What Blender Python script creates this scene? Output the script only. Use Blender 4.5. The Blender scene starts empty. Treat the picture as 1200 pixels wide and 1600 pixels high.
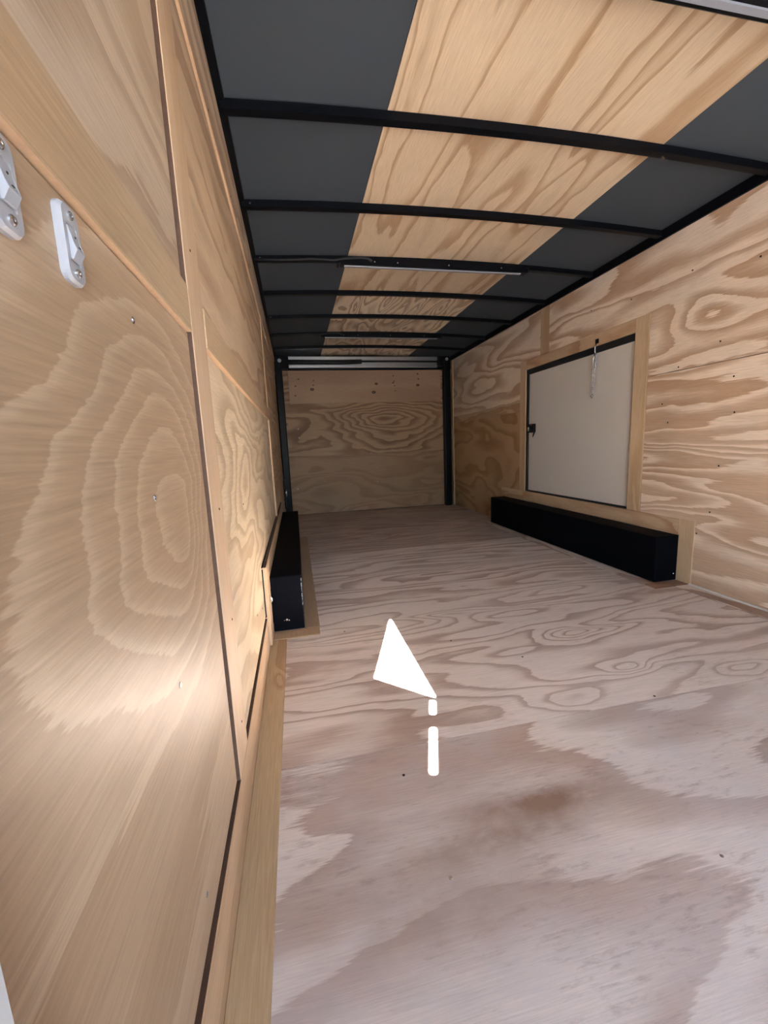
import bpy, bmesh, math, random
from mathutils import Vector, Matrix
random.seed(4)
scene = bpy.context.scene
COL = scene.collection

# ------------------------------------------------------------------ camera
cam_d = bpy.data.cameras.new('camera')
cam = bpy.data.objects.new('camera', cam_d)
COL.objects.link(cam)
cam_d.sensor_fit = 'VERTICAL'
cam_d.sensor_height = 36.0
cam_d.lens = 36.0 * 645.8 / 1600.0
cam_d.clip_start = 0.01
cam_d.clip_end = 300
right = Vector((0.97716023, -0.20834261, -0.04184772))
down = Vector((-0.07336259, -0.14591923, -0.98657261))
fwd = Vector((0.19943873, 0.96710958, -0.15787103))
m = Matrix((right, -down, -fwd)).transposed().to_4x4()
m.translation = (0, 0, 0.93)
cam.matrix_world = m
scene.camera = cam

# ------------------------------------------------------------------ world, sun, exposure
SUN_TO = Vector((1.0, -0.32, 0.85)).normalized()      # direction from the floor towards the sun
world = bpy.data.worlds.new('sky')
scene.world = world
world.use_nodes = True
wn = world.node_tree
sky = wn.nodes.new('ShaderNodeTexSky')
sky.sky_type = 'NISHITA'
sky.sun_disc = False
sky.sun_elevation = math.asin(SUN_TO.z)
sky.sun_rotation = math.atan2(SUN_TO.x, SUN_TO.y)
sky.air_density = 1.0
sky.dust_density = 1.5
bg = wn.nodes['Background']
wn.links.new(sky.outputs['Color'], bg.inputs['Color'])
bg.inputs['Strength'].default_value = 1.4

sun_d = bpy.data.lights.new('sun', 'SUN')
sun_d.energy = 195.0
sun_d.color = (1.0, 0.975, 0.93)
sun_d.angle = math.radians(0.12)
sun = bpy.data.objects.new('sun', sun_d)
COL.objects.link(sun)
sun.rotation_euler = (SUN_TO).to_track_quat('Z', 'Y').to_euler()
sun.location = SUN_TO * 20

vs = scene.view_settings
vs.view_transform = 'Standard'
vs.look = 'None'
vs.gamma = 1.0
vs.use_curve_mapping = False
vs.exposure = 1.56
scene.cycles.sample_clamp_indirect = 0.0      # let the sun patch on the floor light the walls fully

# ------------------------------------------------------------------ materials
def new_mat(name):
    mt = bpy.data.materials.new(name)
    mt.use_nodes = True
    nt = mt.node_tree
    return mt, nt, nt.nodes['Principled BSDF']

def srgb(r, g, b):
    f = lambda c: (c / 255 / 12.92) if c / 255 <= 0.04045 else ((c / 255 + 0.055) / 1.055) ** 2.4
    return (f(r), f(g), f(b), 1)

def plain(name, col, rough=0.5, metal=0.0, mottling=0.12, scale=30, bump=0.0, spec=0.5):
    mt, nt, bs = new_mat(name)
    N, L = nt.nodes, nt.links
    geo = N.new('ShaderNodeNewGeometry')
    no = N.new('ShaderNodeTexNoise'); no.inputs['Scale'].default_value = scale; no.inputs['Detail'].default_value = 4
    L.new(geo.outputs['Position'], no.inputs['Vector'])
    mx = N.new('ShaderNodeMix'); mx.data_type = 'RGBA'
    mx.inputs[6].default_value = tuple(c * (1 - mottling) for c in col[:3]) + (1,)
    mx.inputs[7].default_value = tuple(min(1, c * (1 + mottling)) for c in col[:3]) + (1,)
    L.new(no.outputs['Fac'], mx.inputs[0])
    L.new(mx.outputs[2], bs.inputs['Base Color'])
    bs.inputs['Roughness'].default_value = rough
    bs.inputs['Metallic'].default_value = metal
    bs.inputs['Specular IOR Level'].default_value = spec
    if bump:
        bp = N.new('ShaderNodeBump'); bp.inputs['Strength'].default_value = bump; bp.inputs['Distance'].default_value = 0.002
        L.new(no.outputs['Fac'], bp.inputs['Height']); L.new(bp.outputs['Normal'], bs.inputs['Normal'])
    return mt

def ply(name, grain, light, dark, seed=0.0, rings=7.0, along=0.5, across=2.2, knots=(), stains=(),
        jag=0.12, strength=1.0, rough=0.55, dust=0.0, dust_col=None, marks=(), wobble=0.3, warp=1.0, lo=0.6, style='bands', scuff=0.0):
    """rotary-cut plywood: contour bands of a stretched noise field, saw-tooth shaded"""
    mt, nt, bs = new_mat(name)
    N, L = nt.nodes, nt.links
    def math_(op, a, b=None):
        n = N.new('ShaderNodeMath'); n.operation = op
        for i, v in enumerate((a, b)):
            if v is None: continue
            if isinstance(v, (int, float)): n.inputs[i].default_value = v
            else: L.new(v, n.inputs[i])
        return n.outputs[0]
    def vec(op, a, b):
        n = N.new('ShaderNodeVectorMath'); n.operation = op
        for i, v in enumerate((a, b)):
            if v is None: continue
            if isinstance(v, tuple): n.inputs[i].default_value = v
            else: L.new(v, n.inputs[i])
        return n
    def noise(scales, detail=2.0, roughn=0.5, w=0.0, dist=0.0):
        v = vec('MULTIPLY', P, scales).outputs[0]
        n = N.new('ShaderNodeTexNoise'); n.noise_dimensions = '4D'
        n.inputs['Scale'].default_value = 1.0
        n.inputs['Detail'].default_value = detail
        n.inputs['Roughness'].default_value = roughn
        n.inputs['W'].default_value = seed * 7.31 + w
        n.inputs['Distortion'].default_value = dist
        L.new(v, n.inputs['Vector'])
        return n.outputs['Fac']
    geo = N.new('ShaderNodeNewGeometry')
    P = geo.outputs['Position']
    gi = 'XYZ'.index(grain)
    def sc(a, c):
        s = [c, c, c]; s[gi] = a; return tuple(s)
    wv = vec('MULTIPLY', P, sc(1.6, 4.5)).outputs[0]
    wn_ = N.new('ShaderNodeTexNoise'); wn_.noise_dimensions = '4D'; wn_.inputs['W'].default_value = seed * 3.7 + 1.5
    wn_.inputs['Scale'].default_value = 1.0; wn_.inputs['Detail'].default_value = 3.0
    L.new(wv, wn_.inputs['Vector'])
    wv = vec('MULTIPLY', vec('SUBTRACT', wn_.outputs['Color'], (0.5, 0.5, 0.5)).outputs[0], sc(0.34 * warp, 0.17 * warp)).outputs[0]
    P = vec('ADD', P, wv).outputs[0]
    F = math_('MULTIPLY', noise(sc(along, across), 2.0, 0.4, 0, wobble), rings)
    P0 = geo.outputs['Position']
    for (c, r, amp) in knots:
        d = vec('MULTIPLY', vec('SUBTRACT', P, tuple(c)).outputs[0], tuple(1.0 / q for q in r)).outputs[0]
        ln = N.new('ShaderNodeVectorMath'); ln.operation = 'DOT_PRODUCT'
        L.new(d, ln.inputs[0]); L.new(d, ln.inputs[1])
        g = math_('MULTIPLY', math_('POWER', 2.718, math_('MULTIPLY', ln.outputs['Value'], -1.0)), amp)
        F = math_('ADD', F, g)
    P = P0
    fib = noise(sc(7, 150), 2.0, 0.6, 9.0)
    F = math_('ADD', F, math_('MULTIPLY', math_('SUBTRACT', fib, 0.5), jag))
    ring = math_('FRACT', F)
    ramp = N.new('ShaderNodeValToRGB')
    cr = ramp.color_ramp
    cr.elements[0].position = 0.0; cr.elements[0].color = (0.9, 0.9, 0.9, 1)
    cr.elements[1].position = 1.0; cr.elements[1].color = (1, 1, 1, 1)
    st = {'bands': ((0.05, 0.04), (0.42, 0.0), (0.60, 0.45), (0.78, 0.85)),
          'wide': ((0.05, 0.02), (0.22, 0.0), (0.40, 0.5), (0.6, 0.85)),
          'thin': ((0.05, 0.04), (0.58, 0.03), (0.74, 0.35), (0.86, 0.85)),
          'feather': ((0.04, 0.0), (0.14, 0.1), (0.3, 0.6), (0.6, 0.9))}[style]
    for p, v in st:
        e = cr.elements.new(p); e.color = (v, v, v, 1)
    L.new(ring, ramp.inputs['Fac'])
    patch = noise(sc(0.9, 2.4), 2.0, 0.5, 21.0)
    pr = N.new('ShaderNodeMapRange'); pr.inputs['From Min'].default_value = 0.3; pr.inputs['From Max'].default_value = 0.65
    pr.inputs['To Min'].default_value = lo; pr.inputs['To Max'].default_value = 1.0
    L.new(patch, pr.inputs['Value'])
    fac = math_('MULTIPLY', math_('MULTIPLY', ramp.outputs['Color'], pr.outputs['Result']), strength)
    mx = N.new('ShaderNodeMix'); mx.data_type = 'RGBA'
    mx.inputs[6].default_value = light; mx.inputs[7].default_value = dark
    L.new(fac, mx.inputs[0])
    col = mx.outputs[2]
    # fibres and broad tone
    fr = N.new('ShaderNodeMapRange'); fr.inputs['From Min'].default_value = 0.25; fr.inputs['From Max'].default_value = 0.75
    fr.inputs['To Min'].default_value = 0.80; fr.inputs['To Max'].default_value = 1.13
    L.new(noise(sc(11, 330), 3.0, 0.6, 5.0), fr.inputs['Value'])
    tr = N.new('ShaderNodeMapRange'); tr.inputs['From Min'].default_value = 0.3; tr.inputs['From Max'].default_value = 0.7
    tr.inputs['To Min'].default_value = 0.9; tr.inputs['To Max'].default_value = 1.08
    L.new(noise((1.7, 1.7, 1.7), 2.0, 0.5, 33.0), tr.inputs['Value'])
    ml = math_('MULTIPLY', fr.outputs['Result'], tr.outputs['Result'])
    v1 = N.new('ShaderNodeVectorMath'); v1.operation = 'SCALE'
    L.new(col, v1.inputs[0]); L.new(ml, v1.inputs['Scale'])
    col = v1.outputs[0]
    if dust:
        dm = N.new('ShaderNodeMapRange'); dm.inputs['From Min'].default_value = 0.35; dm.inputs['From Max'].default_value = 0.7
        dm.inputs['To Max'].default_value = dust
        L.new(noise((2.3, 2.6, 2.3), 5.0, 0.6, 41.0), dm.inputs['Value'])
        mx2 = N.new('ShaderNodeMix'); mx2.data_type = 'RGBA'
        L.new(dm.outputs['Result'], mx2.inputs[0]); L.new(col, mx2.inputs[6]); mx2.inputs[7].default_value = dust_col
        col = mx2.outputs[2]
    if scuff:
        sm = N.new('ShaderNodeMapRange'); sm.inputs['From Min'].default_value = 0.52; sm.inputs['From Max'].default_value = 0.74
        sm.inputs['To Max'].default_value = scuff
        sn = math_('MULTIPLY', noise(sc(14, 60), 6.0, 0.7, 71.0), math_('ADD', noise((3.0, 4.0, 3.0), 3.0, 0.5, 77.0), 0.45))
        L.new(sn, sm.inputs['Value'])
        mx4 = N.new('ShaderNodeMix'); mx4.data_type = 'RGBA'
        L.new(sm.outputs['Result'], mx4.inputs[0]); L.new(col, mx4.inputs[6]); mx4.inputs[7].default_value = (0.30, 0.215, 0.18, 1)
        col = mx4.outputs[2]
    for (c, r, amp, scol) in stains:
        d = vec('MULTIPLY', vec('SUBTRACT', P, tuple(c)).outputs[0], tuple(1.0 / q for q in r)).outputs[0]
        ln = N.new('ShaderNodeVectorMath'); ln.operation = 'DOT_PRODUCT'
        L.new(d, ln.inputs[0]); L.new(d, ln.inputs[1])
        g = math_('MULTIPLY', math_('POWER', 2.718, math_('MULTIPLY', ln.outputs['Value'], -1.0)), amp * 2.0)
        g = math_('MULTIPLY', g, noise((9, 14, 9), 5.0, 0.65, 55.0))
        g = math_('MINIMUM', g, 0.95)
        mx3 = N.new('ShaderNodeMix'); mx3.data_type = 'RGBA'
        L.new(g, mx3.inputs[0]); L.new(col, mx3.inputs[6]); mx3.inputs[7].default_value = scol
        col = mx3.outputs[2]
    L.new(col, bs.inputs['Base Color'])
    bs.inputs['Roughness'].default_value = rough
    bs.inputs['Specular IOR Level'].default_value = 0.35
    bp = N.new('ShaderNodeBump'); bp.inputs['Strength'].default_value = 0.25; bp.inputs['Distance'].default_value = 0.0015
    L.new(fib, bp.inputs['Height']); L.new(bp.outputs['Normal'], bs.inputs['Normal'])
    return mt

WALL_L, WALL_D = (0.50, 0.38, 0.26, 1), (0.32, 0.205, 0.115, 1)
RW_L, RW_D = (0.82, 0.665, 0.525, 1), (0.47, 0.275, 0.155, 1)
FL_L, FL_D = (0.75, 0.645, 0.57, 1), (0.37, 0.24, 0.175, 1)
CE_L, CE_D = (0.68, 0.53, 0.365, 1), (0.42, 0.265, 0.145, 1)

M_BLACK = plain('black_painted_steel', (0.003, 0.0036, 0.0055, 1), 0.38, 0.0, 0.2, 40, 0.0, 0.1)
M_BOX = plain('black_textured_paint', (0.0028, 0.003, 0.0048, 1), 0.6, 0.0, 0.3, 60, 0.15, 0.04)
M_GREY = plain('grey_ceiling_liner', (0.052, 0.064, 0.077, 1), 0.65, 0.0, 0.05, 3, 0.0, 0.25)
M_ALU = plain('brushed_aluminium', (0.6, 0.61, 0.63, 1), 0.28, 1.0, 0.06, 25)
M_CHROME = plain('zinc_screw', (0.55, 0.56, 0.58, 1), 0.25, 1.0, 0.1, 200)
M_LENS = plain('frosted_lens', (0.26, 0.275, 0.31, 1), 0.4, 0.0, 0.03, 40)
M_HATCH = plain('beige_grey_sheet', (0.62, 0.57, 0.52, 1), 0.5, 0.0, 0.03, 4)
M_GASKET = plain('black_rubber', (0.006, 0.007, 0.009, 1), 0.7, 0.0, 0.2, 60)
M_WHITE = plain('white_plastic', (0.36, 0.375, 0.41, 1), 0.35, 0.0, 0.03, 40)
M_JAMB = plain('white_painted_metal', (0.5, 0.53, 0.55, 1), 0.4, 0.0, 0.03, 10)
M_DARK = plain('dark_void_backing', (0.035, 0.022, 0.014, 1), 0.9, 0.0, 0.2, 30)
M_EDGED = plain('brown_plywood_edge', (0.085, 0.042, 0.024, 1), 0.75, 0.0, 0.35, 60)
M_EDGEL = plain('pale_plywood_edge', (0.62, 0.42, 0.26, 1), 0.7, 0.0, 0.15, 120)
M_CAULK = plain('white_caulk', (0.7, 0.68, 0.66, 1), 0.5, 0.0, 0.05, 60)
M_HOLE = plain('dark_gap_shade', (0.01, 0.008, 0.006, 1), 0.9)
M_KNOT = plain('dark_knot_wood', (0.05, 0.02, 0.01, 1), 0.6, 0.0, 0.4, 200)
M_RUST = plain('reddish_latch_paint', (0.06, 0.012, 0.012, 1), 0.5)
M_EXT = plain('outer_skin', (0.05, 0.05, 0.055, 1), 0.4)
M_GROUND = plain('asphalt_yard', (0.13, 0.13, 0.135, 1), 0.85, 0.0, 0.2, 1.5)

# ------------------------------------------------------------------ geometry helpers
def link(name, me, mats, parent=None, loc=(0, 0, 0)):
    o = bpy.data.objects.new(name, me)
    COL.objects.link(o)
    for mt in (mats if isinstance(mats, (list, tuple)) else [mats]):
        me.materials.append(mt)
    o.location = loc
    if parent is not None:
        o.parent = parent
        o.location = Vector(loc) - Vector(world_loc(parent))
    return o

def world_loc(o):
    p = Vector(o.location)
    while o.parent is not None:
        o = o.parent
        p += Vector(o.location)
    return p

def finish(bm, name, smooth=False):
    bmesh.ops.recalc_face_normals(bm, faces=bm.faces)
    me = bpy.data.meshes.new(name)
    bm.to_mesh(me); bm.free()
    if smooth:
        for p in me.polygons: p.use_smooth = True
    return me

def box(name, x0, x1, y0, y1, z0, z1, mats, parent=None, bevel=0.0015, seg=1, faces=None):
    """faces: {'-y': 1, ...} second-material faces"""
    c = Vector(((x0 + x1) / 2, (y0 + y1) / 2, (z0 + z1) / 2))
    d = Vector((abs(x1 - x0), abs(y1 - y0), abs(z1 - z0)))
    bm = bmesh.new()
    bmesh.ops.create_cube(bm, size=1.0)
    bmesh.ops.scale(bm, vec=d, verts=bm.verts)
    if bevel:
        bmesh.ops.bevel(bm, geom=bm.edges[:], offset=min(bevel, min(d) * 0.3), segments=seg, affect='EDGES', profile=0.5)
    bm.normal_update()
    if faces:
        for f in bm.faces:
            for k, mi in faces.items():
                ax = 'xyz'.index(k[1]); s = -1 if k[0] == '-' else 1
                if f.normal[ax] * s > 0.9: f.material_index = mi
    return link(name, finish(bm, name), mats, parent, c)

def prism(name, pts, axis, a0, a1, mats, parent=None, bevel=0.0):
    """polygon pts in the two other axes (cyclic order kept xyz), extruded a0..a1 along axis"""
    ai = 'xyz'.index(axis)
    oi = [i for i in range(3) if i != ai]
    cx = sum(p[0] for p in pts) / len(pts); cy = sum(p[1] for p in pts) / len(pts)
    ctr = [0, 0, 0]; ctr[ai] = (a0 + a1) / 2; ctr[oi[0]] = cx; ctr[oi[1]] = cy
    bm = bmesh.new()
    rows = []
    for a in (a0, a1):
        row = []
        for p in pts:
            v = [0, 0, 0]; v[ai] = a - ctr[ai]; v[oi[0]] = p[0] - cx; v[oi[1]] = p[1] - cy
            row.append(bm.verts.new(v))
        rows.append(row)
    bm.faces.new(rows[0]); bm.faces.new(rows[1])
    n = len(pts)
    for i in range(n):
        bm.faces.new((rows[0][i], rows[0][(i + 1) % n], rows[1][(i + 1) % n], rows[1][i]))
    if bevel:
        bmesh.ops.bevel(bm, geom=bm.edges[:], offset=bevel, segments=1, affect='EDGES')
    return link(name, finish(bm, name), mats, parent, ctr)

def tube(name, pts, r, mats, parent=None, n=10, caps=True):
    pts = [Vector(p) for p in pts]
    c = sum(pts, Vector()) / len(pts)
    bm = bmesh.new(); rings = []
    for i, p in enumerate(pts):
        t = (pts[min(i + 1, len(pts) - 1)] - pts[max(i - 1, 0)]).normalized()
        u = t.orthogonal().normalized() if abs(t.z) < 0.9 else Vector((1, 0, 0)).cross(t).normalized()
        if abs(t.z) < 0.9: u = t.cross(Vector((0, 0, 1))).normalized()
        v = t.cross(u)
        rr = r[i] if isinstance(r, (list, tuple)) else r
        rings.append([bm.verts.new(p - c + (u * math.cos(a) + v * math.sin(a)) * rr) for a in [2 * math.pi * k / n for k in range(n)]])
    for a, b in zip(rings, rings[1:]):
        for k in range(n):
            bm.faces.new((a[k], a[(k + 1) % n], b[(k + 1) % n], b[k]))
    if caps:
        bm.faces.new(rings[0]); bm.faces.new(rings[-1])
    return link(name, finish(bm, name, True), mats, parent, c)

def disc(name, c, axis, r, h, mats, parent=None, n=14, dome=0.35):
    """screw-head like flat dome with a slot cross sunk in the middle; axis is the outward normal"""
    ax = Vector(axis).normalized(); u = ax.orthogonal().normalized(); v = ax.cross(u)
    bm = bmesh.new(); rings = []
    for rr, hh in ((1.0, 0.0), (1.0, h * 0.5), (0.75, h), (0.28, h), (0.2, h * 0.35)):
        rings.append([bm.verts.new((u * math.cos(a) + v * math.sin(a)) * r * rr + ax * hh) for a in [2 * math.pi * k / n for k in range(n)]])
    for a, b in zip(rings, rings[1:]):
        for k in range(n): bm.faces.new((a[k], a[(k + 1) % n], b[(k + 1) % n], b[k]))
    bm.faces.new(rings[0]); bm.faces.new(rings[-1])
    return link(name, finish(bm, name), mats, parent, c)

def empty(name, loc):
    o = bpy.data.objects.new(name, None)
    o.empty_display_size = 0.1
    COL.objects.link(o); o.location = loc
    return o

def tag(o, label=None, cat=None, group=None, kind=None):
    if label: o['label'] = label
    if cat: o['category'] = cat
    if group: o['group'] = group
    if kind: o['kind'] = kind
    return o

XL, XR, YB, Y0 = -0.184, 2.33, 6.0, -1.5
DOOR_X0, DOOR_X1 = -0.15, 1.0
SIDE_Y1 = Y0 + 0.001
XC = (XL + XR) / 2

# ------------------------------------------------------------------ ground outside
box('ground', -30, 30, -30, 30, -0.62, -0.55, M_GROUND, bevel=0)['kind'] = 'structure'

# ------------------------------------------------------------------ floor
floor = box('floor', -0.26, 2.42, Y0, 6.12, -0.06, -0.0205, M_DARK, bevel=0)
tag(floor, 'pale plywood trailer floor laid in full width sheets', kind='structure')
KN = [((1.29, 1.67, 0), (0.16, 0.07, 1), 2.6), ((1.42, 1.66, 0), (0.30, 0.05, 1), 1.6), ((1.26, 1.315, 0), (0.12, 0.05, 1), 2.4),
      ((0.90, 1.21, 0), (0.14, 0.045, 1), 2.2), ((1.69, 1.21, 0), (0.15, 0.05, 1), 2.4), ((1.05, 1.95, 0), (0.25, 0.06, 1), 2.2),
      ((0.8, 2.05, 0), (0.2, 0.05, 1), 2.0), ((1.5, 2.2, 0), (0.35, 0.07, 1), 2.0)]
seams = [Y0, 1.13, 2.35, 3.57, 4.79, 6.03]
DUST = (0.62, 0.60, 0.62, 1)
for i in range(5):
    fl, fd = (FL_L, FL_D) if i < 3 else ((0.56, 0.44, 0.36, 1), (0.30, 0.18, 0.125, 1))
    mt = ply('floor_plywood_%d' % i, 'X', fl, fd, seed=3.0 + i * 1.7, rings=(9.0, 13.0, 12.0, 13.0, 13.0)[i],
             along=(0.5, 0.5, 0.4, 0.35, 0.35)[i], across=(2.0, 2.8, 3.2, 3.4, 3.4)[i],
             knots=KN if i in (1,) else (), jag=(0.28, 0.18, 0.16, 0.16, 0.16)[i], style=('bands', 'thin', 'bands', 'bands', 'bands')[i], strength=(0.95, 0.95, 0.9, 0.9, 0.9)[i], rough=0.5,
             dust=(0.45, 0.15, 0.1, 0.1, 0.1)[i], dust_col=DUST, scuff=(0.75, 0.4, 0.2, 0.0, 0.0)[i],
             stains=[((0.55, 0.845, 0), (0.19, 0.05, 1), 1.0, (0.25, 0.15, 0.10, 1)), ((0.42, 0.78, 0), (0.28, 0.055, 1), 0.75, (0.30, 0.20, 0.145, 1)), ((0.25, 0.66, 0), (0.3, 0.10, 1), 0.6, (0.36, 0.26, 0.21, 1))] if i == 0 else ())
    box('plywood_sheet', XL, XR + 0.02, seams[i] + 0.0012, seams[i + 1] - 0.0012, -0.02, 0.0, mt, floor, bevel=0.001)

# strips nailed on the floor along the walls
M_STRIP = ply('floor_strip_plywood', 'Y', (0.52, 0.37, 0.21, 1), (0.33, 0.18, 0.085, 1), seed=8.2, rings=4, along=0.9, across=5, jag=0.1, strength=0.7,
              knots=[((-0.14, 1.62, 0), (0.025, 0.07, 1), 1.5)])
M_STRIPD = ply('brown_filler_plywood', 'X', (0.36, 0.22, 0.14, 1), (0.24, 0.13, 0.08, 1), seed=5.2, rings=4, along=1, across=6)
box('floor_strip', XL, -0.108, Y0, 1.995, 0.0, 0.005, M_STRIP, floor)
M_STRIPP = ply('plain_strip_plywood', 'Y', (0.42, 0.29, 0.175, 1), (0.36, 0.235, 0.135, 1), seed=6.2, rings=3, along=0.8, across=4, strength=0.6)
box('floor_strip', XL, 0.057, 2.0, 2.088, 0.0, 0.006, M_STRIPP, floor)
box('floor_strip', -0.016, 0.06, 2.092, 4.42, 0.0, 0.005, M_STRIPP, floor)
M_STRIPR = ply('right_floor_strip_plywood', 'Y', FL_L, FL_D, seed=18.2, rings=4, along=0.9, across=5, jag=0.1)
box('floor_strip', 2.075, 2.155, 2.108, 4.42, 0.0, 0.005, M_STRIPR, floor)
box('floor_strip', 2.085, 2.325, 2.02, 2.104, 0.0, 0.006, M_STRIPD, floor)
box('floor_strip', 2.225, 2.318, 1.47, 2.016, 0.0, 0.006, M_STRIPR, floor)
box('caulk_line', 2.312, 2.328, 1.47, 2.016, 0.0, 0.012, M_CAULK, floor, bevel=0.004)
for (x, y) in ((0.262, 0.72), (0.86, 0.62), (0.235, 1.02), (-0.13, 0.93), (-0.145, 1.12), (1.2, 1.14), (0.66, 1.75), (0.18, 2.0), (0.9, 1.52), (1.85, 1.1)):
    disc('screw', (x, y, 0.0), (0, 0, 1), 0.0042, 0.0012, M_CHROME if x in (0.262, 0.86) else M_HOLE, floor, 10)

# ------------------------------------------------------------------ left wall
wl = box('wall_left', -0.27, -0.2065, Y0, 6.12, -0.06, 2.3, M_DARK, bevel=0)
tag(wl, 'plywood left wall framed with battens and rails', kind='structure')
def lw(name, y0, y1, z0, z1, mats, face=-0.192, **k):
    return box(name, -0.2062, face, y0, y1, z0, z1, mats, wl, **k)
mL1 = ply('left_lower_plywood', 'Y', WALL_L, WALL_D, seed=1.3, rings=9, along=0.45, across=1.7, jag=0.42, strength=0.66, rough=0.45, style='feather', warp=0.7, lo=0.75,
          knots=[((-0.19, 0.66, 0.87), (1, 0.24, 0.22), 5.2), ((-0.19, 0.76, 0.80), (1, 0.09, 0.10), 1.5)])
mL1u = ply('left_upper_plywood', 'Y', (0.50, 0.39, 0.285, 1), (0.33, 0.225, 0.145, 1), seed=2.9, rings=13, along=0.5, across=2.4, jag=0.45, strength=0.9)
mL2 = ply('left_second_lower_plywood', 'Y', (0.66, 0.54, 0.385, 1), (0.40, 0.28, 0.165, 1), seed=4.4, rings=15, along=0.7, across=2.4, jag=0.25, strength=1.0, rough=0.4, style='bands',
          knots=[((-0.19, 1.55, 0.85), (1, 0.35, 0.2), 2.6), ((-0.19, 2.4, 0.7), (1, 0.5, 0.16), 2.4)])
mL2u = ply('left_second_upper_plywood', 'Y', (0.55, 0.41, 0.28, 1), (0.33, 0.21, 0.125, 1), seed=6.1, rings=14, along=0.25, across=2.6, warp=0.7, jag=0.2)
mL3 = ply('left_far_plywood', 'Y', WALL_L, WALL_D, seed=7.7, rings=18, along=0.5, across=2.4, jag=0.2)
mRail = ply('left_rail_plywood', 'Y', (0.47, 0.345, 0.215, 1), (0.36, 0.23, 0.125, 1), seed=9.1, rings=3, along=0.7, across=4, jag=0.3, strength=0.6)
mStile = ply('left_stile_plywood', 'Z', (0.62, 0.45, 0.30, 1), (0.46, 0.29, 0.17, 1), seed=9.9, rings=3, along=0.5, across=6, jag=0.2, strength=0.7)
mBase = ply('left_base_plywood', 'Y', (0.58, 0.41, 0.26, 1), (0.42, 0.26, 0.15, 1), seed=10.9, rings=4, along=0.5, across=6, jag=0.2, strength=0.8)
EDG = {'-y': 1}
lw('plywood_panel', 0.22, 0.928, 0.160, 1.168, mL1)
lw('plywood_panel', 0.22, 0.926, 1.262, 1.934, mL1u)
lw('plywood_panel', 1.078, 3.46, 0.158, 1.168, mL2, -0.193)
lw('plywood_panel', 1.078, 3.46, 1.262, 1.934, mL2u, -0.189)
lw('plywood_panel', 3.575, 5.98, 0.0, 1.215, mL3, -0.190)
lw('plywood_panel', 3.575, 5.98, 1.219, 1.934, mL2u, -0.190)
lw('stile', 0.936, 1.074, 0.153, 1.934, [mStile, M_EDGED], XL, faces=EDG)
lw('stile', 3.464, 3.571, 0.153, 1.934, [mStile, M_EDGEL], XL, faces=EDG)
lw('rail', 0.22, 0.934, 1.171, 1.260, [mRail, M_EDGEL], XL, faces={'-z': 1})
lw('rail', 1.076, 3.462, 1.171, 1.260, [mRail, M_EDGEL], XL + 0.002, faces={'-z': 1})
lw('rail', 0.22, 5.98, 1.937, 2.158, [mL2u, M_EDGEL], XL + 0.003, faces={'-z': 1})
lw('base_rail', 0.22, 1.925, 0.0, 0.150, [mBase, M_EDGED], XL, faces={'+z': 1})
lw('wheel_board', 1.945, 2.078, 0.0, 0.392, [mBase, M_EDGEL, M_EDGED], XL + 0.011, faces={'-y': 1, '+z': 2})
lw('wheel_board', 2.08, 4.42, 0.29, 0.392, [mBase, M_EDGED], XL + 0.011, faces={'+z': 1})
lw('gap_shade_strip', 1.930, 1.944, 0.152, 0.385, M_HOLE, -0.188)  # dark strip put in as the shade of the gap beside the board
lw('gap_shade_strip', 1.930, 4.42, 0.393, 0.400, M_HOLE, -0.188)  # dark strip put in as gap shade along the board top
for (y, z) in ((0.618, 1.103), (0.613, 0.873), (0.618, 0.593), (0.617, 0.225)):
    disc('screw', (-0.192, y, z), (1, 0, 0), 0.0045, 0.0014, M_CHROME, wl, 12)
for (y, z) in ((1.02, 0.80), (1.035, 0.52), (1.02, 0.25), (1.0, 1.35)):
    disc('screw', (XL, y, z), (1, 0, 0), 0.003, 0.001, M_HOLE, wl, 10)
for (y, z) in ((1.5, 0.75), (1.6, 0.3), (1.8, 0.25), (1.25, 1.55), (2.3, 1.0), (2.9, 0.6)):
    disc('screw', (-0.19, y, z), (1, 0, 0), 0.0035, 0.001, M_HOLE, wl, 10)
for (y, z) in ((1.5, 1.955), (1.95, 1.96), (2.6, 1.96), (3.2, 1.965)):
    disc('screw', (XL + 0.003, y, z), (1, 0, 0), 0.004, 0.001, M_HOLE, wl, 10)
box('trim_1', -0.262, -0.168, 0.09, 0.2165, -0.02, 2.16, M_JAMB, bevel=0.003)['kind'] = 'structure'
bpy.data.objects['trim_1']['label'] = 'white painted door jamb at the lower left edge'
box('wall_left_end', -0.262, -0.19, Y0, 0.088, 0.0, 2.16, mL3, bevel=0)['kind'] = 'structure'

# ------------------------------------------------------------------ right wall
wr = box('wall_right', 2.374, 2.44, 1.465, 6.12, -0.06, 2.3, M_DARK, bevel=0)
tag(wr, 'plywood right wall with a square service hatch', kind='structure')
def rw(name, y0, y1, z0, z1, mats, proud=0.0, **k):
    return box(name, XR - proud, 2.3735, y0, y1, z0, z1, mats, wr, **k)
mR1 = ply('right_near_lower_plywood', 'Y', RW_L, RW_D, seed=11.3, rings=13, along=0.4, across=3.4, jag=0.4, strength=1.0, style='wide', warp=0.6)
mR2 = ply('right_near_upper_plywood', 'Y', RW_L, RW_D, seed=12.6, rings=13, along=0.5, across=2.8, jag=0.3, strength=0.95, warp=0.8,
          knots=[((XR, 2.05, 1.62), (1, 0.22, 0.1), 2.2)])
mR3 = ply('right_far_upper_plywood', 'Y', RW_L, RW_D, seed=13.1, rings=8, warp=0.6, along=0.5, across=2.6, jag=0.12, strength=0.9,
          knots=[((XR, 4.9, 1.60), (1, 1.0, 0.20), 4.0)])
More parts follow.
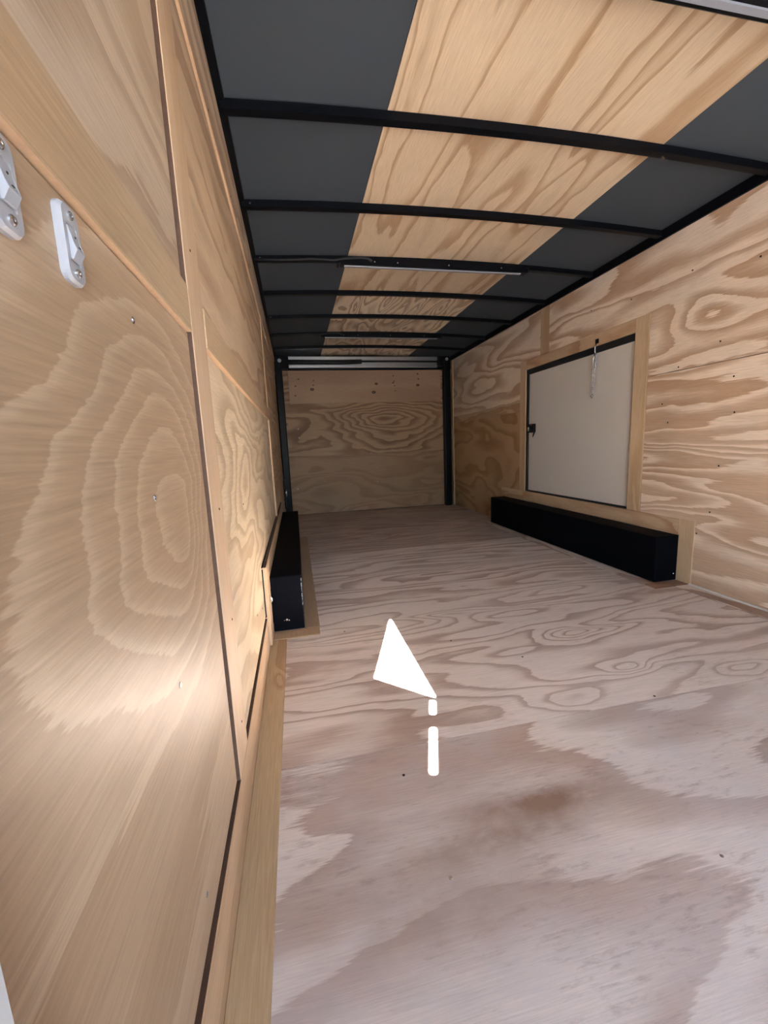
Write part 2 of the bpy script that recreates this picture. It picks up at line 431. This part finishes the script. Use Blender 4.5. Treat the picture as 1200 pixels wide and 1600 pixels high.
mR4 = ply('right_far_lower_plywood', 'Y', (0.50, 0.31, 0.17, 1), (0.34, 0.18, 0.08, 1), seed=14.9, rings=9, along=0.9, across=2.0, jag=0.12)
mTrimZ = ply('hatch_trim_upright_plywood', 'Z', (0.60, 0.43, 0.27, 1), (0.44, 0.26, 0.13, 1), seed=15.5, rings=3, along=0.8, across=6, jag=0.15, strength=0.8)
mTrimY = ply('hatch_trim_level_plywood', 'Y', (0.58, 0.40, 0.25, 1), (0.40, 0.21, 0.11, 1), seed=16.5, rings=4, along=1.2, across=6, jag=0.15, strength=0.9)
rw('plywood_panel', 1.47, 2.427, 0.0, 1.308, mR1)
prism('plywood_panel', [(1.47, 1.311), (2.427, 1.311), (2.427, 1.714), (3.548, 1.714), (3.548, 2.15), (1.47, 2.15)], 'x', XR, 2.3735, mR2, wr)
rw('plywood_panel', 4.035, 5.98, 1.312, 1.714, mR3)
rw('plywood_panel', 3.682, 5.98, 1.7145, 2.15, mR3)
rw('plywood_panel', 4.035, 5.98, 1.222, 1.310, mTrimY)
rw('plywood_panel', 4.035, 5.98, 0.0, 1.220, mR4)
rw('plywood_panel', 2.43, 4.033, 0.0, 0.296, mR1)
rw('batten', 3.55, 3.68, 1.716, 2.15, mTrimZ, 0.003)
rw('hatch_trim', 2.430, 2.545, 0.403, 1.712, mTrimZ, 0.005)
rw('hatch_trim', 3.93, 4.033, 0.403, 1.712, mTrimZ, 0.003)
rw('hatch_trim', 2.547, 3.928, 1.622, 1.712, mTrimY, 0.004)
rw('wheel_board', 2.12, 4.43, 0.30, 0.401, mTrimY, 0.004)
rw('wheel_board', 2.012, 2.118, 0.0, 0.401, mTrimZ, 0.006)
for (y, z) in ((1.86, 1.22), (1.84, 1.03), (1.9, 0.74), (1.93, 0.47), (2.0, 0.33), (1.72, 1.55), (2.25, 1.0), (1.78, 1.78), (2.15, 1.86), (2.3, 1.12), (2.2, 1.33), (1.95, 1.42), (2.6, 1.85), (3.0, 1.9)):
    disc('screw', (XR, y, z), (-1, 0, 0), 0.005, 0.001, M_HOLE, wr, 10)
# far corner trim
rw('corner_strip', 5.90, 5.979, 0.0, 2.15, mTrimZ, 0.012)

# service hatch
ht = empty('hatch_door', (2.362, 3.24, 0.403))
tag(ht, 'square beige grey service hatch with black seal in right wall', 'hatch door')
box('panel', 2.352, 2.3725, 2.56, 3.905, 0.413, 1.58, M_HATCH, ht, bevel=0.002)
box('seal', 2.336, 2.3728, 2.547, 3.928, 1.572, 1.620, M_GASKET, ht)
box('seal', 2.336, 2.3728, 2.547, 3.928, 0.403, 0.416, M_GASKET, ht)
box('seal', 2.336, 2.3728, 3.897, 3.928, 0.416, 1.572, M_GASKET, ht)
box('seal', 2.3365, 2.3728, 2.547, 2.560, 0.416, 1.572, M_GASKET, ht)
lt = box('latch', 2.322, 2.353, 3.775, 3.875, 1.0, 1.085, M_BLACK, ht, bevel=0.006, seg=2)
box('latch_plate', 2.318, 2.3225, 3.79, 3.84, 1.065, 1.083, M_RUST, lt, bevel=0.001)
box('keeper', 2.314, 2.3225, 3.845, 3.872, 1.015, 1.055, M_CHROME, lt, bevel=0.002)
tube('latch_pin', [(2.345, 3.79, 1.0), (2.338, 3.795, 0.975), (2.335, 3.80, 0.955)], [0.008, 0.007, 0.004], M_BLACK, lt)

# hanging safety chain
ch = empty('safety_chain', (2.318, 2.91, 1.66))
tag(ch, 'small hanging chain with spring clip over the beige hatch', 'chain')
box('eye_plate', 2.314, 2.326, 2.895, 2.925, 1.635, 1.668, M_BLACK, ch, bevel=0.003)
tube('hook', [(2.318, 2.913, 1.64), (2.312, 2.92, 1.61), (2.318, 2.926, 1.58), (2.326, 2.928, 1.555)], 0.004, M_CHROME, ch, 8)
tube('spring_clip', [(2.318, 2.926, 1.565), (2.318, 2.942, 1.53), (2.319, 2.944, 1.46), (2.320, 2.932, 1.44), (2.320, 2.920, 1.46), (2.319, 2.922, 1.53), (2.318, 2.926, 1.565)], 0.0045, M_CHROME, ch, 8)
def ring_mesh(a, b, r, n=12, k=6):
    bm = bmesh.new(); rs = []
    for i in range(n):
        t = 2 * math.pi * i / n
        c = Vector((0, math.cos(t) * a, math.sin(t) * b)); o = Vector((0, math.cos(t), math.sin(t)))
        rs.append([bm.verts.new(c + (o * math.cos(q) + Vector((1, 0, 0)) * math.sin(q)) * r) for q in [2 * math.pi * j / k for j in range(k)]])
    for i in range(n):
        A, B = rs[i], rs[(i + 1) % n]
        for j in range(k): bm.faces.new((A[j], A[(j + 1) % k], B[(j + 1) % k], B[j]))
    return finish(bm, 'link', True)
lm = ring_mesh(0.006, 0.011, 0.0022); lm.materials.append(M_CHROME)
for col_, (yy, ztop, nn) in enumerate(((2.937, 1.435, 10), (2.914, 1.545, 15))):
    for i in range(nn):
        o = bpy.data.objects.new('link', lm); COL.objects.link(o); o.parent = ch
        o.location = Vector((2.32, yy + 0.0025 * math.sin(i * 1.1) + 0.0012 * i, ztop - i * 0.0185)) - ch.location
        o.rotation_euler = (0, 0, math.pi / 2 * (i % 2) + 0.3)
tube('end_ring', [(2.318, 2.94, 1.265), (2.318, 2.955, 1.25), (2.318, 2.94, 1.235), (2.318, 2.928, 1.25), (2.318, 2.94, 1.265)], 0.004, M_CHROME, ch, 8)

# right wall beyond the frame: unseen side door leaf, cutouts shaped to cast the sun patch
def unit_floor_to_wall(px, py, xw):
    t = (xw - px) / SUN_TO.x
    return (py + t * SUN_TO.y, t * SUN_TO.z)
def rounded(poly, r, n=6):
    out = []
    k = len(poly)
    for i in range(k):
        p0, p1, p2 = Vector(poly[i - 1]), Vector(poly[i]), Vector(poly[(i + 1) % k])
        a = (p0 - p1).normalized(); b = (p2 - p1).normalized()
        ang = a.angle(b); t = r / math.tan(ang / 2)
        q0, q2 = p1 + a * t, p1 + b * t
        for j in range(n + 1):
            s = j / n
            out.append(tuple((q0 * (1 - s) + p1 * s) * (1 - s) + (p1 * (1 - s) + q2 * s) * s))
    return out
tri = rounded([(0.443, 2.105), (0.446, 1.335), (0.246, 1.533)], 0.010)
def slot(p, q, w, n=8):
    p, q = Vector(p), Vector(q); d = (q - p).normalized(); s = Vector((-d.y, d.x))
    a0 = math.atan2(s.y, s.x); o = []
    for j in range(n + 1):
        a = a0 + math.pi * j / n; o.append(tuple(p + Vector((math.cos(a), math.sin(a))) * w))
    for j in range(n + 1):
        a = a0 + math.pi + math.pi * j / n; o.append(tuple(q + Vector((math.cos(a), math.sin(a))) * w))
    return o
holes = [tri, slot((0.424, 1.322), (0.4045, 1.262), 0.011), slot((0.378, 1.18), (0.3205, 1.01), 0.0115)]
XD = 2.400
cu = bpy.data.curves.new('sun_cutout_leaf', 'CURVE'); cu.dimensions = '2D'; cu.fill_mode = 'BOTH'; cu.extrude = 0.0008
def spl(pts):
    s = cu.splines.new('POLY'); s.points.add(len(pts) - 1); s.use_cyclic_u = True
    for p, q in zip(s.points, pts): p.co = (q[0], q[1], 0, 1)
spl([(0.2, -0.05), (1.464, -0.05), (1.464, 2.28), (0.2, 2.28)])
for h in holes: spl([unit_floor_to_wall(px, py, XD) for px, py in h])
tmp = bpy.data.objects.new('tmp_leaf', cu); COL.objects.link(tmp)
dg = bpy.context.evaluated_depsgraph_get()
me = bpy.data.meshes.new_from_object(tmp.evaluated_get(dg))
bpy.data.objects.remove(tmp)
dl = bpy.data.objects.new('sun_cutout_door', me); COL.objects.link(dl); me.materials.clear(); me.materials.append(M_HATCH)
dl.matrix_world = Matrix(((0, 0, 1, XD), (1, 0, 0, 0), (0, 1, 0, 0), (0, 0, 0, 1)))
tag(dl, 'unseen side door leaf with cutouts shaped to cast the sun patch', kind='structure')
# closed side wall behind the camera and the open end doorway through which the daylight comes
box('wall_right_end', 2.34, 2.42, SIDE_Y1, 0.20, -0.06, 2.3, mR3, bevel=0)['kind'] = 'structure'
box('wall_right_header', 2.34, 2.42, Y0, SIDE_Y1, 1.95, 2.3, mR3, bevel=0)['kind'] = 'structure'
box('wall_front', -0.27, DOOR_X0, Y0 - 0.06, Y0, -0.06, 2.3, mR3, bevel=0)['kind'] = 'structure'
box('wall_front_jamb', DOOR_X1, 2.44, Y0 - 0.06, Y0, -0.06, 2.3, mR3, bevel=0)['kind'] = 'structure'
box('sun_block_overhang', -0.27, 2.60, Y0 - 0.70, Y0 - 0.06, 2.235, 2.29, M_EXT, bevel=0)['kind'] = 'structure'  # unseen overhang added to keep direct sun out of the end doorway
tag(box('sun_block_leaf', DOOR_X1, DOOR_X1 + 0.04, Y0 - 1.35, Y0 - 0.06, 0.0, 2.0, M_JAMB, bevel=0), 'unseen end door leaf added behind the camera to block sun', kind='structure')  # unseen leaf added to block low sun at the end doorway
box('wall_front_header', DOOR_X0, DOOR_X1, Y0 - 0.06, Y0, 2.0, 2.3, mR3, bevel=0)['kind'] = 'structure'

# ------------------------------------------------------------------ ceiling
def zc(x, lower=0.0):
    return 2.207 - 0.034 * ((x - XC) / 1.25) ** 2 - lower
def arch(name, x0, x1, y0, y1, lo, hi, mats, parent=None, n=8):
    c = Vector(((x0 + x1) / 2, (y0 + y1) / 2, zc((x0 + x1) / 2)))
    bm = bmesh.new(); cols = []
    for i in range(n + 1):
        x = x0 + (x1 - x0) * i / n; z = zc(x)
        cols.append([bm.verts.new(Vector(p) - c) for p in ((x, y0, z - lo), (x, y1, z - lo), (x, y1, z - hi), (x, y0, z - hi))])
    for a, b in zip(cols, cols[1:]):
        for k in range(4): bm.faces.new((a[k], a[(k + 1) % 4], b[(k + 1) % 4], b[k]))
    bm.faces.new(cols[0]); bm.faces.new(cols[-1])
    return link(name, finish(bm, name), mats, parent, c)
ceil = box('ceiling', -0.27, 2.44, Y0, 6.12, 2.235, 2.30, M_EXT, bevel=0)
tag(ceil, 'ribbed trailer ceiling of dark grey liner and plywood', kind='structure')
sheets = [Y0, 1.16, 3.645, 6.02]
CK = [[], [((1.35, 2.2, 2.2), (0.16, 0.3, 1), 1.2)],
      [((0.62, 4.0, 2.2), (0.05, 0.35, 1), 2.5), ((0.9, 3.95, 2.2), (0.06, 0.3, 1), -2.5), ((1.2, 4.1, 2.2), (0.05, 0.35, 1), 2.5),
       ((1.45, 4.0, 2.2), (0.06, 0.3, 1), -2.0), ((0.8, 4.7, 2.2), (0.08, 0.3, 1), 2.5), ((1.25, 4.8, 2.2), (0.08, 0.3, 1), -2.5)]]
for i in range(3):
    a, b = sheets[i] + 0.001, sheets[i + 1] - 0.001
    mt = ply('ceiling_plywood_%d' % i, 'Y', CE_L if i < 2 else (0.88, 0.72, 0.53, 1), CE_D, seed=20.0 + i * 2.3, rings=(10, 11, 13)[i], along=(0.2, 0.22, 0.7)[i], across=(2.6, 2.9, 3.0)[i], jag=0.2, style=('thin', 'thin', 'bands')[i], warp=(0.6, 0.6, 0.8)[i], knots=CK[i], strength=1.0, lo=0.75)
    arch('plywood_sheet', 0.442, 1.694, a, b, 0.003, 0.0, mt, ceil)
    arch('liner_sheet', -0.20, 0.4405, a, b, 0.0, -0.004, M_GREY, ceil)
    arch('liner_sheet', 1.6955, 2.37, a, b, 0.0, -0.004, M_GREY, ceil)
RIBS = [1.135 + 0.613 * k for k in range(8)]
for y in RIBS:
    arch('roof_rib', -0.17, 2.325, y, y + 0.036, 0.036, 0.004, M_BLACK, ceil, 16)
# black corner angles where wall and ceiling meet
box('corner_angle', -0.2, XL + 0.030, 0.245, 6.0, 2.16, 2.182, M_BLACK, ceil, bevel=0.003)
box('corner_angle', 2.315, 2.374, 1.47, 6.0, 2.118, 2.184, M_BLACK, ceil, bevel=0.003)

# light bars on every third rib
def light_bar(y, label):
    r = empty('light_bar', (XC, y, 2.16))
    tag(r, label, 'light bar', 'slim light bars on the ceiling ribs')
    x0, x1 = 0.385, 1.745
    z1 = zc(x0) - 0.036; z0 = z1 - 0.022
    prof = [(y - 0.012, z1 + 0.012), (y - 0.012, z0 + 0.004), (y - 0.006, z0), (y + 0.044, z0), (y + 0.050, z0 + 0.004), (y + 0.050, z1 + 0.012)]
    prism('housing', prof, 'x', x0, x1, M_BLACK, r)
    lens = [(y + 0.008, z0 + 0.002), (y + 0.010, z0 - 0.005), (y + 0.030, z0 - 0.005), (y + 0.032, z0 + 0.002)]
    prism('lens', lens, 'x', x0 + 0.03, x1 - 0.03, M_LENS, r)
    box('end_cap', x0 - 0.02, x0, y - 0.014, y + 0.052, z0 - 0.002, z1 + 0.01, M_BLACK, r, bevel=0.004)
    box('end_cap', x1, x1 + 0.02, y - 0.014, y + 0.052, z0 - 0.002, z1 + 0.01, M_BLACK, r, bevel=0.004)
    tube('cable', [(-0.165, y - 0.006, zc(-0.165) - 0.03), (0.0, y - 0.008, zc(0.0) - 0.036), (0.2, y - 0.01, zc(0.2) - 0.03), (0.34, y - 0.012, zc(0.34) - 0.037), (0.42, y - 0.02, zc(0.42) - 0.028),
                   (0.52, y - 0.022, zc(0.5) - 0.022), (0.575, y - 0.02, zc(0.57) - 0.026), (0.60, y - 0.013, zc(0.6) - 0.04)], 0.008, M_GASKET, r, 8)
    for x in (0.62, 0.78, 1.15, 1.55):
        disc('screw', (x, y - 0.0125, z1 - 0.001), (0, -1, 0), 0.005, 0.002, M_CHROME, r, 8)
light_bar(RIBS[0], 'white lensed light bar at the top right corner of view')
light_bar(RIBS[3], 'unlit slim light bar on the middle ceiling rib')
light_bar(RIBS[6], 'farthest slim light bar near the back door header')
for y in (RIBS[0] + 0, RIBS[2], RIBS[3], RIBS[5]):
    disc('screw', (-0.13, y - 0.0005, zc(-0.13) - 0.02), (0, -1, 0), 0.006, 0.002, M_CHROME, ceil, 8)

# ------------------------------------------------------------------ far end
wb = box('wall_back', -0.27, 2.44, 6.06, 6.12, -0.06, 2.3, M_DARK, bevel=0)
tag(wb, 'far end of the trailer behind the plywood door', kind='structure')
mB = ply('back_door_plywood', 'X', (0.34, 0.21, 0.12, 1), (0.155, 0.073, 0.035, 1), seed=31.0, rings=12, along=0.5, across=2.6, jag=0.08,
         knots=[((1.35, 5.96, 1.33), (0.75, 1, 0.20), 5.0), ((1.5, 5.96, 0.98), (0.6, 1, 0.10), 2.0)])
mB2 = ply('back_door_low_plywood', 'X', (0.29, 0.175, 0.10, 1), (0.20, 0.105, 0.055, 1), seed=33.0, rings=12, along=0.6, across=2.4, jag=0.08, strength=0.7)
mB3 = ply('back_door_board', 'X', (0.37, 0.24, 0.15, 1), (0.27, 0.155, 0.09, 1), seed=36.0, rings=3, along=0.35, across=3.5, jag=0.08, strength=0.7)
dr = empty('door_1', (XC, 5.97, 0.0))
tag(dr, 'plywood lined ramp door closing the far end', kind='structure')
box('plywood_panel', -0.10, 2.19, 5.955, 6.0, 0.83, 1.99, mB, dr)
box('plywood_panel', -0.10, 2.19, 5.955, 6.0, 0.012, 0.828, mB2, dr)
bd = box('header_board', -0.022, 2.145, 5.933, 5.9545, 1.548, 1.985, mB3, dr, bevel=0.002)
for (x, z, r) in ((0.07, 1.78, .013), (0.115, 1.872, .013), (0.06, 1.655, .012), (0.29, 1.735, .028), (0.31, 1.79, .012), (0.318, 1.85, .010), (1.15, 1.685, .030), (1.19, 1.80, .024),
                  (1.45, 1.83, .011), (1.455, 1.77, .011), (1.435, 1.81, .015), (1.465, 1.70, .011), (1.44, 1.905, .011), (1.80, 1.93, .016), (1.81, 1.86, .014), (1.80, 1.775, .026)):
    k = disc('knot', (x, 5.9335, z), (0, -1, 0), r * 0.8, 0.0012, M_KNOT, bd, 12)
    k.scale = (1.25, 1, 0.85)
for (x, z) in ((0.065, 1.21), (0.07, 1.09), (1.075, 0.835), (1.4, 0.86), (1.15, 0.42), (0.0, 0.38)):
    disc('screw', (x, 5.955, z), (0, -1, 0), 0.010 if x < 0.1 else 0.006, 0.004, M_WHITE, dr, 10)
# black frame of the far door
fr = empty('trim_2', (XC, 5.9, 0.0))
tag(fr, 'black steel door frame around the far plywood door', kind='structure')
box('post', -0.183, -0.090, 5.86, 5.95, 0.0, 2.10, M_BLACK, fr, bevel=0.012, seg=2)
box('post', 2.175, 2.270, 5.86, 5.95, 0.0, 2.12, M_BLACK, fr, bevel=0.012, seg=2)
box('header', -0.183, 2.325, 5.962, 6.05, 1.992, 2.17, M_BLACK, fr, bevel=0.004)
box('corner_block', -0.18, -0.01, 5.87, 5.955, 2.0, 2.165, M_BLACK, fr, bevel=0.01, seg=2)
box('corner_block', 2.10, 2.27, 5.87, 5.955, 2.03, 2.165, M_BLACK, fr, bevel=0.01, seg=2)
disc('pulley_bolt', (-0.115, 5.86, 2.10), (0, -1, 0), 0.026, 0.012, M_ALU, fr, 14)
disc('pulley_bolt', (2.22, 5.86, 2.12), (0, -1, 0), 0.022, 0.012, M_ALU, fr, 14)
hd = empty('header_channel', (XC, 5.95, 2.02))
tag(hd, 'silver metal header channel above the far door', 'header channel')
box('upper_lip', 0.0, 2.10, 5.925, 5.960, 2.118, 2.166, M_ALU, hd, bevel=0.004)
box('web', 0.0, 2.10, 5.948, 5.9605, 2.052, 2.1175, M_ALU, hd, bevel=0.002)
box('lower_lip', 0.0, 2.10, 5.925, 5.960, 2.018, 2.0515, M_ALU, hd, bevel=0.004)
sp = empty('spring_bar', (XC, 5.90, 2.085))
tag(sp, 'black spring bar lying across the silver header channel', 'spring bar')
tube('spring_tube', [(-0.015, 5.893, 2.088), (0.3, 5.893, 2.085), (0.7, 5.893, 2.085), (0.985, 5.893, 2.092)], 0.030, M_GASKET, sp, 14)
tube('rod', [(0.98, 5.893, 2.094), (1.5, 5.893, 2.096), (2.105, 5.893, 2.09)], 0.012, M_GASKET, sp, 10)
# door catch on the left wall beside the far post
ct = empty('door_catch', (-0.178, 5.80, 0.18))
tag(ct, 'narrow black door catch with bright metal on the far left wall', 'door catch')
box('back_plate', -0.1895, -0.170, 5.72, 5.80, 0.14, 0.53, M_BLACK, ct, bevel=0.004)
tube('catch_pin', [(-0.162, 5.74, 0.30), (-0.158, 5.735, 0.335), (-0.158, 5.735, 0.37), (-0.162, 5.74, 0.41)], [0.006, 0.016, 0.016, 0.006], M_CHROME, ct, 10)

# ------------------------------------------------------------------ wheel boxes
def wheel_box(x0, x1, y0, y1, h, label, end_marks, chips=None):
    r = empty('wheel_box', ((x0 + x1) / 2, (y0 + y1) / 2, 0.0))
    tag(r, label, 'wheel box', 'black wheel boxes along the walls')
    box('body', x0, x1, y0, y1, 0.0065, h - 0.0035, M_BOX, r, bevel=0.003)
    box('top_plate', x0 - 0.001 if x0 > 1 else x0, x1 if x0 > 1 else x1 + 0.001, y0 - 0.001, y1, h - 0.0033, h, M_BOX, r, bevel=0.001)
    for (x, z, rad) in end_marks:
        disc('screw', (x, y0 - 0.0002, z), (0, -1, 0), rad, 0.002, M_CHROME, r, 8)
    for (z, hh, ww) in (chips or ()):
        box('worn_edge', x1 - ww, x1 + 0.0006, y0 - 0.0008, y0 + 0.003, z, z + hh, M_CHROME, r, bevel=0.0003)
    return r
wheel_box(-0.1725, -0.018, 2.092, 4.36, 0.298, 'long low black wheel box against the left wall', ((-0.105, 0.063, 0.006), (-0.094, 0.06, 0.004), (-0.118, 0.061, 0.003)),
          ((0.262, 0.018, 0.0018), (0.232, 0.022, 0.0030), (0.205, 0.024, 0.0022), (0.178, 0.020, 0.0034), (0.158, 0.015, 0.0026), (0.135, 0.018, 0.0016)))
wheel_box(2.158, 2.323, 2.108, 4.36, 0.298, 'long low black wheel box below the hatch on the right', ((2.30, 0.05, 0.005),))
cl = empty('cable_clip', (-0.172, 2.055, 0.16))
tag(cl, 'tiny bright metal clip beside the left wheel box', 'clip')
box('plate', XL + 0.0112, XL + 0.0135, 2.05, 2.066, 0.175, 0.212, M_CHROME, cl, bevel=0.001)
tube('loop', [(-0.170, 2.058, 0.180), (-0.1665, 2.058, 0.188), (-0.1665, 2.058, 0.199), (-0.170, 2.058, 0.207)], 0.0022, M_CHROME, cl, 8)

# ------------------------------------------------------------------ rocker switches on the left wall
def rrect(w, h, r, n=6):
    pts = []
    for cx, cy, a0 in ((w - r, h - r, 0), (-w + r, h - r, 90), (-w + r, -h + r, 180), (w - r, -h + r, 270)):
        for j in range(n + 1):
            a = math.radians(a0 + 90 * j / n); pts.append((cx + r * math.cos(a), cy + r * math.sin(a)))
    return pts
def loft_plate(name, y, z, levels, mats, parent, x):
    """levels: list of (half width y, half height z, radius, x offset)"""
    bm = bmesh.new(); rows = []
    for (w, h, r, dx) in levels:
        rows.append([bm.verts.new((dx, p[0], p[1])) for p in rrect(w, h, r)])
    for a, b in zip(rows, rows[1:]):
        n = len(a)
        for k in range(n): bm.faces.new((a[k], a[(k + 1) % n], b[(k + 1) % n], b[k]))
    bm.faces.new(rows[0]); bm.faces.new(rows[-1])
    return link(name, finish(bm, name), mats, parent, (x, y, z))
def rocker_switch(y, z, label):
    xw = -0.192
    r = empty('rocker_switch', (xw, y, z - 0.04))
    tag(r, label, 'switch', 'white rocker switches on the left wall')
    loft_plate('plate', y, z, [(0.0165, 0.034, 0.010, 0.0), (0.0165, 0.034, 0.010, 0.004), (0.0145, 0.032, 0.009, 0.007), (0.0095, 0.017, 0.002, 0.007), (0.0095, 0.017, 0.002, 0.0055)], M_WHITE, r, xw)
    # tilted rocker: wedge whose lower edge stands out
    prof = [(z + 0.0145, xw + 0.0056), (z - 0.0145, xw + 0.0056), (z - 0.0145, xw + 0.008), (z - 0.006, xw + 0.0125), (z + 0.001, xw + 0.0095), (z + 0.0145, xw + 0.007)]
    k = prism('rocker', [(p[1], p[0]) for p in prof], 'y', y - 0.0075, y + 0.0075, M_WHITE, r, 0.0006)
    disc('indicator', (xw + 0.0112, y, z - 0.0028), (0.75, 0, 0.5), 0.0013, 0.0008, M_HOLE, k, 8)
    disc('indicator', (xw + 0.0084, y + 0.001, z + 0.0065), (1, 0, 0.15), 0.0011, 0.0006, M_HOLE, k, 8)
    for dz in (0.0245, -0.0245):
        disc('screw', (xw + 0.007, y, z + dz), (1, 0, 0), 0.0038, 0.002, M_CHROME, r, 14)
rocker_switch(0.463, 1.124, 'white rocker switch nearest the batten, wholly in view')
rocker_switch(0.370, 1.124, 'white rocker switch cut off by the left picture edge')
